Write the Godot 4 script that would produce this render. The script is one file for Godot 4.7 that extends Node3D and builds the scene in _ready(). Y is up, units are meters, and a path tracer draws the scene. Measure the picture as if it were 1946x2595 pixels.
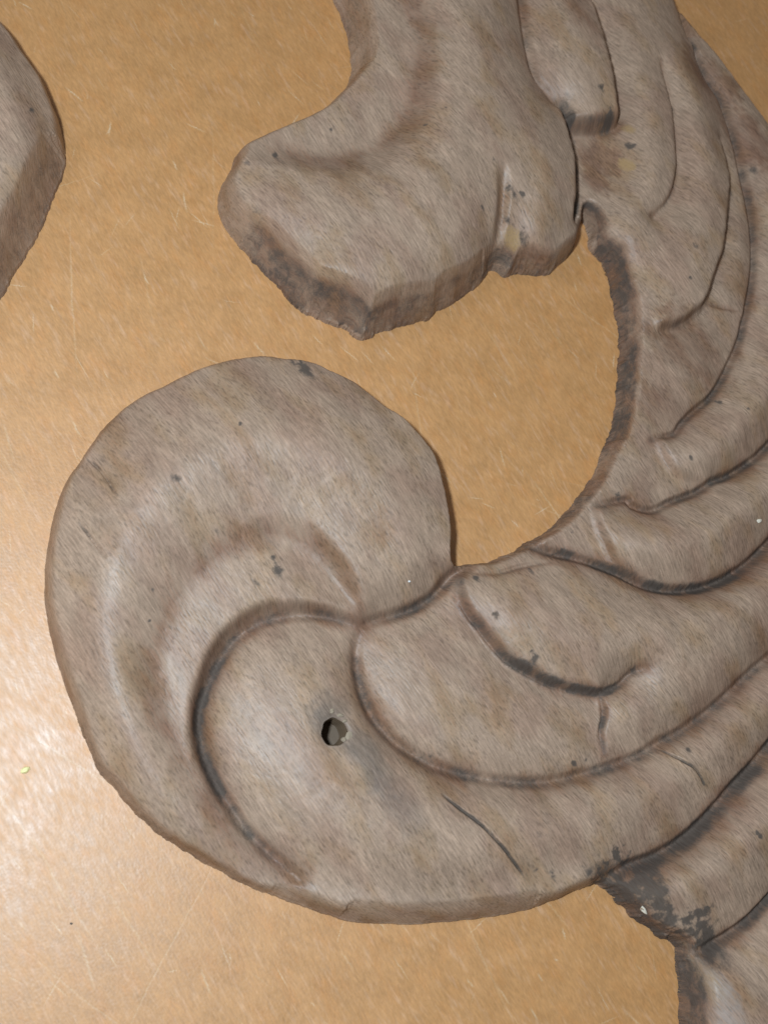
extends Node3D
# A carved wooden scroll ornament lying on a varnished table top, seen close from above.
# Points traced on the photograph are numbers on a 1659 x 2212 sheet; each is turned into a place by
# meeting its line of sight with the height (in millimetres above the table) at which it lies.

const EYE := Vector3(-54.5, 222.8, 60.5)      # millimetres
const LENS := 50.0
const GX0 := -105.0                            # the field of heights, in millimetres
const GZ0 := -172.0
const COARSE := 0.6
const NX2 := 392
const NZ2 := 496
const G := 0.3
const NX := 784
const NZ := 992
const TEX := 0.16                              # millimetres in one texel of the carving's colour
const TW := 1470
const TH := 1860

var basis_eye: Basis
var lines := []            # traced lines of the carving
var edges := []            # outlines
var solved := PackedFloat32Array()
var height := PackedFloat32Array()
var inside := PackedFloat32Array()
var whose := PackedByteArray()
var grime := PackedFloat32Array()  # grime, with shadow painted in beside the lobe and the finger
var brown := PackedFloat32Array()
var fine_noise: PackedByteArray
var soft_noise: PackedByteArray
var hole_at := Vector2.ZERO


func _ready() -> void:
	var cam := Camera3D.new()
	cam.name = "camera"
	cam.fov = LENS
	cam.near = 0.01
	cam.far = 20.0
	add_child(cam)
	cam.look_at_from_position(EYE * 0.001, Vector3.ZERO, Vector3(0, 0, -1))
	cam.current = true
	var lens := CameraAttributesPhysical.new()
	lens.frustum_focal_length = 25.0
	lens.frustum_focus_distance = 0.235
	lens.exposure_aperture = 13.0
	cam.attributes = lens
	cam.fov = LENS
	basis_eye = cam.basis
	var env := Environment.new()
	env.background_mode = Environment.BG_COLOR
	env.background_color = Color(0.15, 0.145, 0.14).linear_to_srgb()
	env.tonemap_mode = Environment.TONE_MAPPER_LINEAR
	env.tonemap_exposure = 1.05
	env.sdfgi_enabled = true
	env.ssao_enabled = true
	env.ssil_enabled = true
	var we := WorldEnvironment.new()
	we.name = "surroundings"
	we.environment = env
	add_child(we)
	var flash := OmniLight3D.new()
	flash.name = "flash"
	flash.position = Vector3(-0.105, 0.260, 0.046)
	flash.light_color = Color(0.87, 0.94, 1.0)
	flash.light_energy = 0.078
	flash.light_size = 0.01
	flash.omni_range = 5.0
	flash.omni_attenuation = 2.0
	flash.shadow_enabled = true
	add_child(flash)
	var room := AreaLight3D.new()  # unseen area light, added as soft fill beside the flash
	room.name = "room_fill"
	room.area_size = Vector2(0.6, 0.6)
	room.light_energy = 0.25
	room.light_color = Color(1.0, 0.96, 0.9)
	room.shadow_enabled = true
	add_child(room)
	room.look_at_from_position(Vector3(-0.9, 1.5, -0.5), Vector3.ZERO, Vector3.UP)

	fine_noise = noise_bytes(11, 0.085, FastNoiseLite.FRACTAL_NONE, 1)
	soft_noise = noise_bytes(23, 0.012, FastNoiseLite.FRACTAL_FBM, 4)
	build_table()
	trace()
	var t0 := Time.get_ticks_msec()
	solve()
	print("solved ", Time.get_ticks_msec() - t0)
	shape_field()
	print("shaped ", Time.get_ticks_msec() - t0)
	var wood := paint_wood()
	print("painted ", Time.get_ticks_msec() - t0)
	build_carving(wood)
	print("meshed ", Time.get_ticks_msec() - t0)
	build_crumbs()


# ---------------------------------------------------------------- helpers

func noise_bytes(number: int, often: float, kind: int, octaves: int) -> PackedByteArray:
	var n := FastNoiseLite.new()
	n.seed = number
	n.noise_type = FastNoiseLite.TYPE_SIMPLEX_SMOOTH
	n.frequency = often
	n.fractal_type = kind
	n.fractal_octaves = octaves
	var im := n.get_seamless_image(1024, 1024)
	im.convert(Image.FORMAT_L8)
	return im.get_data()


func at(px: float, py: float, h: float) -> Vector2:
	var t := tan(deg_to_rad(LENS) / 2.0)
	var d := basis_eye * Vector3((px - 829.5) / 1106.0 * t, (1106.0 - py) / 1106.0 * t, -1.0)
	var k := (h - EYE.y) / d.y
	return Vector2(EYE.x + d.x * k, EYE.z + d.z * k)


func put(o: Node3D, called: String, parent: Node) -> void:
	o.name = called
	parent.add_child(o, true)


func tag(o: Node3D, label: String, category: String, group := "") -> void:
	o.set_meta("label", label)
	o.set_meta("category", category)
	if group:
		o.set_meta("group", group)


func level(values: Array, t: float) -> float:
	var h: float = values[0]
	if values.size() > 1:
		var x := t * (values.size() - 1)
		var i := mini(int(x), values.size() - 2)
		h = lerpf(values[i], values[i + 1], x - i)
	return 7.0 + (h - 7.0) * (2.1 if h > 7.0 else 1.7)


# p: traced x, y pairs; h: heights along it; hr: heights on its right hand where the wood steps down or up;
# cut, w: depth and half width of a V cut; dirt, dw: grime lying or shadow painted in it and how far it reaches
func line(p: Array, h: Array, more := {}) -> void:
	var d := {"h": h, "hr": more.get("hr", h), "step": more.has("hr"), "cut": more.get("cut", 0.0), "w": more.get("w", 0.6), "dirt_shade": more.get("dirt_shade", 0.0), "dw": more.get("dw", 1.2), "free": more.get("free", false), "hard": more.get("hard", more.has("hr") or more.has("cut")), "browning": more.get("browning", 0.0), "sw": more.get("sw", 3.0)}
	var n := p.size() / 2
	var pts := []
	for i in n:
		var t := float(i) / (n - 1)
		pts.append(at(p[2 * i], p[2 * i + 1], (level(d.h, t) + level(d.hr, t)) / 2.0))
	var r := resample(pts, 0.5)
	d.pts = r[0]
	d.ts = r[1]
	lines.append(d)


func resample(pts: Array, every: float) -> Array:
	var out := PackedVector2Array()
	var ts := PackedFloat32Array()
	var n := pts.size()
	for i in n - 1:
		var a: Vector2 = pts[maxi(i - 1, 0)]
		var b: Vector2 = pts[i]
		var c: Vector2 = pts[i + 1]
		var e: Vector2 = pts[mini(i + 2, n - 1)]
		var k := maxi(1, int(ceil(b.distance_to(c) / every)))
		for j in k:
			var t := float(j) / k
			out.append(b.cubic_interpolate(c, a, e, t))
			ts.append((i + t) / (n - 1))
	out.append(pts[n - 1])
	ts.append(1.0)
	return [out, ts]


# rows of x, y; then runs: [height the traced edge lies at, width of the side, height of its rim, grime]
func edge(who: int, rows: Array) -> void:
	var pts := []
	var vals := []
	var now := [0.0, 1.5, 7.0, 0.5]
	for r in rows:
		if r.size() == 4:
			now = r
		else:
			pts.append(at(r[0], r[1], now[0]))
			vals.append(Vector3(now[1], now[2], now[3]))
	var n := pts.size()
	var out := PackedVector2Array()
	var val := PackedVector3Array()
	for i in n:
		var b: Vector2 = pts[i]
		var c: Vector2 = pts[(i + 1) % n]
		var a: Vector2 = pts[(i + n - 1) % n]
		var e: Vector2 = pts[(i + 2) % n]
		var k := maxi(1, int(ceil(b.distance_to(c) / 1.0)))
		if b.distance_to(c) > 25.0:
			a = b
			e = c
		for j in k:
			var t := float(j) / k
			out.append(b.cubic_interpolate(c, a, e, t))
			var u: Vector3 = vals[i]
			var v: Vector3 = vals[(i + 1) % n]
			val.append(u.lerp(v, smoothstep(0.0, 1.0, t)))
	edges.append({"who": who, "pts": out, "val": val})


# ---------------------------------------------------------------- what the photograph shows

func trace() -> void:
	# outline of the ornament, round from the top of the leaf lobe
	edge(1, [
		[0.0, 4.0, 11.0, 0.45], [690, -260], [700, -120], [712, -30], [720, 0], [740, 45], [752, 85], [757, 120], [761, 150], [755, 175],
		[0.0, 3.0, 9.6, 0.25], [740, 205], [710, 235], [685, 260], [645, 282], [600, 300], [555, 320],
		[0.0, 3.0, 8.5, 0.3], [510, 342], [500, 370], [480, 405], [472, 435], [480, 475], [505, 515],
		[0.0, 4.5, 9.5, 1.1], [545, 562], [580, 600], [615, 635], [645, 670], [690, 690], [740, 710], [780, 732], [829, 716],
		[0.0, 4.0, 9.5, 0.7], [880, 700], [925, 690], [944, 672], [994, 646], [1030, 616],
		[0.0, 2.5, 7.5, 0.9], [1060, 584], [1090, 597], [1112, 590], [1174, 595],
		[0.0, 2.5, 8.0, 0.5], [1200, 576], [1228, 550], [1240, 510],
		[0.0, 2.0, 6.5, 1.3], [1249, 474], [1266, 500], [1275, 545], [1300, 567], [1310, 600],
		[0.0, 2.6, 7.5, 1.25], [1322, 650], [1332, 700], [1335, 737], [1337, 767], [1334, 807], [1330, 857], [1322, 907], [1312, 947],
		[0.0, 2.2, 7.0, 0.85], [1294, 992], [1274, 1037], [1244, 1082], [1210, 1122], [1180, 1147], [1140, 1172],
		[0.0, 1.6, 6.0, 0.7], [1100, 1197], [1060, 1215], [1020, 1222], [1000, 1222],
		[9.0, 1.0, 9.4, 0.25], [984, 1206], [979, 1127], [964, 1047], [947, 987], [924, 952], [889, 912], [859, 887], [825, 867],
		[6.0, 1.2, 7.4, 0.3], [770, 827], [710, 797],
		[4.0, 1.8, 6.5, 0.8], [665, 780], [605, 774],
		[4.0, 2.0, 6.5, 0.3], [560, 768], [500, 775], [440, 790], [390, 812], [350, 832], [310, 850], [270, 875], [230, 912], [190, 962], [165, 1002], [140, 1037],
		[3.0, 2.2, 6.0, 0.12], [120, 1097], [105, 1172], [98, 1237], [100, 1312], [115, 1387], [132, 1447], [152, 1505],
		[2.0, 1.8, 5.5, 0.55], [175, 1565], [200, 1635], [220, 1670], [255, 1710], [295, 1755], [345, 1800], [390, 1832], [440, 1860], [500, 1895], [550, 1920],
		[0.5, 3.2, 6.0, 0.35], [600, 1937], [655, 1957], [710, 1976],
		[0.0, 4.6, 8.0, 0.22], [750, 1987], [829, 1994], [905, 1993], [1004, 1985], [1104, 1970],
		[0.0, 3.0, 7.5, 0.3], [1180, 1947], [1240, 1922],
		[0.0, 2.0, 6.0, 1.5], [1292, 1911], [1320, 1935], [1360, 1975], [1394, 2000],
		[0.0, 3.2, 8.0, 1.5], [1420, 2020], [1450, 2037], [1458, 2050],
		[0.0, 3.0, 8.0, 1.3], [1462, 2100], [1464, 2150], [1467, 2212], [1480, 2300], [1520, 2420],
		[0.0, 3.0, 7.0, 0.4], [1760, 2450], [1830, 2100], [1850, 1500], [1840, 900], [1800, 550],
		[3.0, 3.0, 6.5, 0.8], [1700, 345], [1659, 287], [1600, 207], [1545, 132], [1500, 72], [1465, 25], [1450, 0], [1400, -90], [1340, -260],
	])
	edge(2, [
		[3.5, 2.0, 7.0, 0.3], [-110, -90], [-50, 0], [0, 50], [30, 82], [65, 135], [95, 177], [115, 220], [131, 265], [139, 310],
		[0.0, 4.5, 7.5, 0.55], [142, 355], [135, 382], [117, 422], [107, 450], [87, 500], [60, 545], [30, 595], [7, 635], [-40, 715], [-100, 800],
		[0.0, 3.0, 7.0, 0.3], [-190, 700], [-200, 300],
	])
	# leaf tip at the left
	line([-60, 80, 20, 200, 50, 300, 40, 400, -20, 540, -80, 650], [11.0, 11.2, 11.0])
	# volute: crest of the outer band
	line([905, 1215, 880, 1120, 800, 1020, 690, 955, 550, 935, 420, 985, 325, 1065, 255, 1170, 222, 1290, 228, 1420, 265, 1530, 308, 1630, 362, 1720, 432, 1795, 512, 1852, 600, 1900],
		[8.9, 10.3, 11.3, 11.5, 11.1, 10.7, 10.2, 9.9, 9.5, 9.0, 8.1, 7.0, 5.8])
	line([880, 1250, 830, 1150, 740, 1075, 630, 1045, 520, 1060, 430, 1115, 350, 1195, 300, 1290, 280, 1400, 295, 1500, 325, 1590],
		[8.8, 9.8, 10.1, 9.9, 9.6, 9.2, 8.7])
	line([794, 1320, 782, 1266, 746, 1200, 695, 1146, 640, 1118, 560, 1115], [7.0, 8.6, 9.1, 9.2, 9.2, 9.2], {"hard": true})
	# trough inside the band
	line([772, 1318, 742, 1262, 700, 1208, 650, 1170, 590, 1152, 530, 1162, 470, 1196, 410, 1248, 368, 1312, 340, 1390, 334, 1460, 350, 1545, 386, 1625, 436, 1705, 496, 1775, 566, 1835, 645, 1890],
		[5.6, 6.4, 7.2, 7.8, 7.9, 7.7, 7.4, 7.2, 6.9, 6.4, 5.4], {"browning": 0.6, "sw": 4.5})
	# lip above the groove round the eye, the groove, the eye's own edge
	line([770, 1338, 730, 1322, 690, 1312, 650, 1308, 575, 1312, 525, 1335, 480, 1375, 450, 1425, 430, 1480, 415, 1540, 417, 1600, 438, 1665, 472, 1730, 510, 1782], [5.8, 5.8, 5.6, 5.4, 5.3, 5.3, 5.4, 5.6, 5.8], {"hr": [7.0, 7.8, 8.0, 8.0, 7.9, 7.7, 7.5, 7.1, 6.5]})
	line([776, 1352, 722, 1336, 675, 1329, 605, 1335, 552, 1352, 512, 1380, 482, 1418, 456, 1470, 438, 1512, 428, 1555, 436, 1612, 450, 1660, 475, 1712, 502, 1752, 530, 1792, 580, 1842, 650, 1902],
		[5.6, 5.4, 5.0, 4.8, 4.7, 4.8, 5.0, 5.4, 5.4], {"cut": 0.3, "w": 1.2, "dirt_shade": 0.55, "dw": 1.7})
	line([758, 1388, 700, 1376, 625, 1381, 570, 1393, 530, 1416, 500, 1452, 476, 1502, 466, 1560, 472, 1630, 492, 1690, 532, 1752], [6.6, 6.9, 7.0, 7.0, 6.8, 6.4])
	# eye and the ribbon that leaves it
	line([735, 1440, 690, 1480, 660, 1540, 650, 1610, 680, 1690, 740, 1765, 830, 1820, 940, 1850, 1060, 1850, 1170, 1820, 1300, 1760, 1420, 1690, 1530, 1610, 1659, 1505, 1780, 1390],
		[7.8, 8.7, 9.0, 9.1, 9.0, 8.8, 8.6, 8.6, 8.8, 9.0])
	line([790, 1590, 840, 1650, 910, 1700, 1000, 1730, 1110, 1740, 1220, 1730, 1330, 1695], [8.2, 8.4, 8.2, 8.0, 7.9])
	line([560, 1790, 640, 1860, 740, 1905, 860, 1925, 1000, 1920, 1120, 1900, 1240, 1865], [6.6, 6.9, 7.0, 7.0])
	# creases that meet at the heart of the volute
	line([780, 1352, 800, 1343, 850, 1330, 892, 1315, 932, 1290, 962, 1258, 988, 1235, 1006, 1224], [5.2, 4.8, 4.8], {"cut": 0.6, "w": 1.2, "dirt_shade": 0.62, "dw": 1.6})
	line([779, 1354, 768, 1400, 770, 1450, 785, 1510, 808, 1557, 842, 1597, 884, 1627, 944, 1659, 1030, 1681, 1110, 1690, 1180, 1690, 1260, 1673, 1330, 1652, 1380, 1632, 1420, 1606, 1454, 1589, 1490, 1565, 1530, 1535, 1580, 1490, 1624, 1447, 1659, 1420, 1760, 1330],
		[5.4, 5.2, 5.4, 5.8, 6.2, 6.4], {"cut": 0.35, "w": 1.2, "dirt_shade": 0.5, "dw": 1.8})
	line([800, 1500, 860, 1560, 940, 1605, 1040, 1635, 1140, 1645, 1240, 1632], [7.0, 7.2, 7.2])
	line([880, 1400, 960, 1470, 1060, 1540, 1200, 1580], [7.2, 7.3, 7.2])
	# leaf beside the panel
	line([994, 1245, 994, 1267, 1006, 1312, 1032, 1348, 1066, 1392, 1100, 1427, 1142, 1453, 1182, 1474, 1232, 1489, 1294, 1497], [7.6, 8.0, 8.2, 8.0], {"hr": [6.0, 6.3, 6.4, 6.2], "cut": 0.5, "w": 0.6, "dirt_shade": 0.62, "dw": 1.4})
	line([1294, 1496, 1332, 1482, 1362, 1452, 1394, 1442], [6.3, 6.6, 8.0], {"cut": 0.5, "w": 0.7, "dirt_shade": 0.6, "dw": 1.3})
	line([1296, 1498, 1304, 1540, 1298, 1585, 1306, 1628], [7.2, 7.4, 6.8], {"hr": [6.5, 6.7, 6.3], "cut": 0.5, "w": 0.5, "dirt_shade": 0.7, "dw": 0.8})
	line([1345, 1530, 1420, 1530, 1500, 1490, 1600, 1410, 1720, 1300], [8.4, 8.8, 9.0])
	line([1050, 1290, 1140, 1340, 1260, 1378, 1380, 1378, 1500, 1340, 1659, 1250, 1760, 1170], [8.6, 9.9, 10.3, 10.1, 9.8])
	line([1020, 1238, 1074, 1238, 1130, 1223, 1200, 1213], [6.8, 7.3, 6.9], {"cut": 0.3, "w": 0.6, "dirt_shade": 0.35, "dw": 1.0})
	# crease above it
	line([1140, 1178, 1180, 1193, 1230, 1203, 1280, 1218, 1330, 1238, 1362, 1254, 1392, 1268, 1440, 1277, 1494, 1275, 1544, 1260, 1594, 1232, 1630, 1202, 1659, 1172, 1750, 1080],
		[5.8, 6.4, 6.2, 6.0, 6.2, 6.4], {"cut": 0.7, "w": 1.0, "dirt_shade": 0.78, "dw": 1.9})
	line([1284, 1095, 1294, 1137, 1310, 1172, 1326, 1212, 1352, 1240], [7.8, 8.0, 7.2], {"hr": [6.6, 6.7, 6.4], "cut": 0.25, "w": 0.5, "dirt_shade": 0.25, "dw": 0.7})
	line([1350, 1160, 1420, 1180, 1500, 1170, 1600, 1105, 1659, 1045, 1760, 940], [8.9, 10.0, 10.1, 10.0])
	line([1284, 1095, 1350, 1080, 1362, 1092, 1404, 1104, 1454, 1082, 1504, 1063, 1532, 1043, 1574, 1027, 1620, 997, 1650, 970, 1668, 950, 1760, 840],
		[6.8, 6.6, 6.3, 6.4, 6.5], {"cut": 0.6, "w": 0.9, "dirt_shade": 0.6, "dw": 1.6})
	line([1424, 945, 1432, 977, 1452, 1012, 1482, 1033, 1524, 1043], [8.0, 8.0, 7.4], {"hr": [7.0, 6.8, 6.4], "cut": 0.2, "w": 0.5, "dirt_shade": 0.15, "dw": 0.6})
	line([1470, 975, 1530, 980, 1600, 920, 1659, 840, 1720, 740], [8.7, 9.7, 10.0, 9.9])
	line([1405, 950, 1454, 938, 1470, 917, 1494, 892, 1530, 862, 1554, 827, 1574, 787, 1590, 752, 1600, 722, 1604, 700, 1614, 655, 1624, 590, 1624, 510, 1617, 450, 1602, 380, 1589, 320, 1569, 260, 1550, 210, 1520, 165, 1490, 90, 1460, 0, 1420, -120],
		[7.0, 6.6, 6.4, 6.6, 6.6, 6.6, 6.4, 6.4], {"cut": 0.55, "w": 0.8, "dirt_shade": 0.55, "dw": 1.3})
	line([1700, 640, 1680, 500, 1650, 380, 1610, 275, 1560, 180, 1500, 85], [8.6, 8.4, 8.0, 7.6])
	line([1430, 900, 1500, 820, 1535, 740], [7.4, 7.6, 7.4])
	line([1390, 960, 1400, 850, 1405, 760, 1395, 680], [7.2, 7.4, 7.6])
	line([1290, 1050, 1350, 1010], [7.0, 7.2])
	# leaves of the stem, each lying over the next
	line([1552, 300, 1562, 330, 1574, 390, 1569, 450, 1559, 540, 1544, 585, 1529, 630, 1519, 655, 1494, 680, 1464, 698, 1425, 706], [6.8, 6.6, 6.6, 6.6], {"hr": [7.8, 8.9, 9.0, 8.5], "cut": 0.35, "w": 0.5, "dirt_shade": 0.4, "dw": 0.9})
	line([1524, 655, 1550, 662, 1606, 672], [7.0, 7.2], {"cut": 0.3, "w": 0.5, "dirt_shade": 0.4, "dw": 0.8})
	line([1590, 480, 1592, 560, 1575, 630], [7.8, 8.0, 7.7])
	line([1470, 120, 1510, 260, 1522, 400, 1510, 520, 1480, 620], [9.7, 10.0, 10.0, 9.1])
	line([1390, 560, 1395, 640], [8.2, 8.0])
	line([1425, 130, 1432, 160, 1450, 230, 1458, 300, 1460, 360, 1450, 415, 1430, 446, 1402, 466], [8.6, 8.0, 7.8, 7.8], {"hr": [8.6, 9.2, 9.2, 8.6], "cut": 0.3, "w": 0.45, "dirt_shade": 0.32, "dw": 0.6})
	line([1365, 60, 1395, 180, 1408, 300, 1395, 400, 1360, 480, 1350, 560, 1370, 640], [9.3, 9.8, 9.8, 8.9, 8.3])
	line([1264, 0, 1240, -100], [6.6, 6.8], {"hr": [10.6, 10.6]})
	line([1242, -90, 1266, 0, 1285, 60, 1310, 140, 1325, 210, 1333, 258], [6.4, 6.4, 6.6], {"hr": [10.6, 10.4, 9.6], "dirt_shade": 0.3, "dw": 1.4})  # its dark colour paints the shadow band beside the finger
	line([1216, 266, 1260, 272, 1300, 270, 1335, 262], [9.2, 9.4, 9.2], {"hr": [6.2, 6.6, 6.8], "dirt_shade": 0.7, "dw": 1.6})
	line([1220, -80, 1245, 60, 1265, 170, 1272, 250], [11.2, 11.0, 10.6, 9.6])
	line([1270, 300, 1300, 350, 1290, 400], [6.5, 6.6, 6.6])
	line([1335, 300, 1345, 380, 1320, 430], [7.6, 7.6, 7.4])
	# leaf lobe
	line([1110, -100, 1124, 0, 1130, 50, 1140, 110, 1155, 165, 1180, 202, 1200, 238], [8.6, 8.8, 8.8, 8.0], {"cut": 0.6, "w": 1.2, "dirt_shade": 0.35, "dw": 1.4})
	line([1200, 238, 1215, 270, 1230, 325, 1238, 370, 1239, 425, 1235, 470], [6.2, 6.0, 5.6], {"hr": [9.4, 9.6, 9.2], "dirt_shade": 0.55, "dw": 1.2})  # dark colour here paints the shadow the overhanging lobe throws
	line([1010, -120, 1015, 0, 1010, 140, 975, 290, 900, 410, 780, 475, 650, 470, 545, 415], [13.2, 13.0, 12.8, 12.7, 12.4, 12.0, 11.2, 9.8])
	line([620, 560, 720, 610, 840, 610, 950, 560, 1030, 490], [10.6, 11.0, 11.2, 11.2, 11.0])
	line([535, 345, 600, 358, 650, 372, 700, 381, 750, 384, 805, 378, 855, 352, 895, 315, 925, 262, 942, 190, 945, 90, 935, -60], [8.8, 9.9, 10.6, 10.9, 11.1, 11.4, 11.7, 12.0], {"hard": true})
	line([600, 332, 670, 343, 745, 346, 808, 326, 858, 284, 888, 220, 900, 120, 890, -60], [7.6, 7.6, 7.6, 7.6, 7.8, 8.4, 9.2, 9.8], {"browning": 0.6, "sw": 6.0})  # the brown here paints the shade of the lobe's hollow into the colour
	line([1062, 568, 1072, 530, 1080, 495, 1088, 430, 1085, 360], [6.6, 8.2, 9.4, 10.6, 11.4], {"cut": 0.8, "w": 1.4, "dirt_shade": 0.3, "dw": 0.9})
	line([1125, 560, 1112, 510, 1105, 470, 1100, 440], [7.6, 8.4, 9.4, 10.2])
	line([1150, 200, 1180, 330, 1178, 440, 1165, 530], [10.8, 11.6, 11.2, 9.4])
	# lower right leaves
	line([1292, 1908, 1354, 1872, 1404, 1855, 1459, 1825, 1504, 1787, 1544, 1746, 1580, 1702, 1620, 1660, 1659, 1612, 1760, 1500], [5.2, 5.4, 5.8, 6.0, 6.2], {"cut": 0.7, "w": 1.3, "dirt_shade": 0.85, "dw": 2.4})
	line([1385, 1945, 1460, 1915, 1560, 1850, 1659, 1760, 1770, 1640], [8.7, 9.3, 9.6, 9.6])
	line([1500, 2060, 1530, 2042, 1570, 2020, 1612, 1990, 1650, 1950, 1740, 1850], [5.6, 5.8, 6.2, 6.2], {"cut": 0.7, "w": 1.0, "dirt_shade": 0.72, "dw": 1.7})
	line([1430, 1985, 1480, 2025, 1515, 2050], [7.4, 7.0, 6.0])
	line([1545, 2110, 1575, 2160, 1590, 2260, 1610, 2400], [9.0, 9.4, 9.4])
	line([1659, 2060, 1740, 2200], [8.8, 8.8])
	# grime packed into the deepest cuts, and shadow painted beside the lobe
	line([482, 1412, 456, 1466, 438, 1508, 428, 1555, 436, 1612, 450, 1660, 478, 1715, 506, 1757], [5.0], {"dirt_shade": 0.95, "dw": 1.7, "free": true})
	line([1352, 1248, 1392, 1266, 1440, 1276, 1494, 1274, 1544, 1260, 1590, 1234], [6.0], {"dirt_shade": 1.0, "dw": 1.9, "free": true})
	line([1110, 1432, 1150, 1455, 1200, 1480, 1250, 1492, 1300, 1496, 1335, 1480], [6.6], {"dirt_shade": 1.0, "dw": 1.3, "free": true})
	line([1200, 240, 1222, 300, 1237, 370, 1240, 430, 1236, 470], [6.0], {"dirt_shade": 1.0, "dw": 1.5, "free": true})  # shadow beside the overhanging lobe, painted into the colour
	# cracks, no more than hair wide
	for c in [[960, 1715, 994, 1745, 1040, 1781, 1080, 1822, 1110, 1856, 1140, 1890], [1450, 1620, 1485, 1645, 1510, 1662, 1535, 1695], [190, 982, 220, 1017, 255, 1077], [172, 1127, 200, 1167, 230, 1212]]:
		line(c, [8.8], {"cut": 0.7, "w": 0.36, "dirt_shade": 1.5 if c[0] > 300 else 0.85, "dw": 0.42, "free": true})


# ---------------------------------------------------------------- the field of heights

func solve() -> void:
	var was := PackedFloat32Array()
	var hard := PackedByteArray()
	var wx := 0
	for stage in 4:
		var c := COARSE * (1 << (3 - stage))
		var nx := NX2 >> (3 - stage)
		var nz := NZ2 >> (3 - stage)
		var sum := PackedFloat32Array()
		sum.resize(nx * nz)
		var many := PackedFloat32Array()
		many.resize(nx * nz)
		hard.resize(nx * nz)
		hard.fill(0)
		for l in lines:
			if l.free:
				continue
			var pts: PackedVector2Array = l.pts
			for i in pts.size():
				var p := pts[i]
				var t: float = l.ts[i]
				if l.step:
					var q := (pts[mini(i + 1, pts.size() - 1)] - pts[maxi(i - 1, 0)]).normalized()
					var left := Vector2(q.y, -q.x) * 0.55
					for s in [1.0, -1.0]:
						var a := int((p.x + left.x * s - GX0) / c)
						var b := int((p.y + left.y * s - GZ0) / c)
						if a >= 0 and b >= 0 and a < nx and b < nz:
							sum[b * nx + a] += level(l.h if s > 0 else l.hr, t)
							many[b * nx + a] += 1.0
							hard[b * nx + a] = 1
				else:
					var a := int((p.x - GX0) / c)
					var b := int((p.y - GZ0) / c)
					if a >= 0 and b >= 0 and a < nx and b < nz:
						sum[b * nx + a] += level(l.h, t)
						many[b * nx + a] += 1.0
						if l.hard:
							hard[b * nx + a] = 1
		for e in edges:
			var pts: PackedVector2Array = e.pts
			for i in pts.size():
				var p := pts[i]
				var n := pts[(i + 1) % pts.size()]
				for s in 2:
					var m := p.lerp(n, s * 0.5)
					var a := int((m.x - GX0) / c)
					var b := int((m.y - GZ0) / c)
					if a >= 0 and b >= 0 and a < nx and b < nz:
						sum[b * nx + a] += e.val[i].y
						many[b * nx + a] += 1.0
						hard[b * nx + a] = 1
		var h := PackedFloat32Array()
		h.resize(nx * nz)
		for b in nz:
			for a in nx:
				var k := b * nx + a
				if many[k] > 0.0:
					h[k] = sum[k] / many[k]
				elif stage == 0:
					h[k] = 7.5
				else:
					h[k] = was[mini(b >> 1, (NZ2 >> (4 - stage)) - 1) * wx + mini(a >> 1, wx - 1)]
		var bulge := 0.030 * c * c / 4.0
		for turn in [90, 50, 40, 26][stage]:
			for b in range(1, nz - 1):
				var k := b * nx
				for a in range(1, nx - 1):
					var j := k + a
					if many[j] == 0.0:
						h[j] += 1.6 * ((h[j - 1] + h[j + 1] + h[j - nx] + h[j + nx]) * 0.25 + bulge - h[j])
		was = h
		wx = nx
	for pass_ in 40:                          # the carver rounds what is not a groove or an edge
		var o := was.duplicate()
		for b in range(1, NZ2 - 1):
			for a in range(1, NX2 - 1):
				var j := b * NX2 + a
				if hard[j] == 1 and pass_ < 37:
					continue
				o[j] = was[j] * 0.36 + (was[j - 1] + was[j + 1] + was[j - NX2] + was[j + NX2]) * 0.16
		was = o
	var im := Image.create_from_data(NX2, NZ2, false, Image.FORMAT_RF, was.to_byte_array())
	im.resize(NX, NZ, Image.INTERPOLATE_CUBIC)
	solved = im.get_data().to_float32_array()


func gx(i: int) -> float:
	return GX0 + COARSE * 0.5 - G * 0.5 + i * G


func gz(j: int) -> float:
	return GZ0 + COARSE * 0.5 - G * 0.5 + j * G


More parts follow.
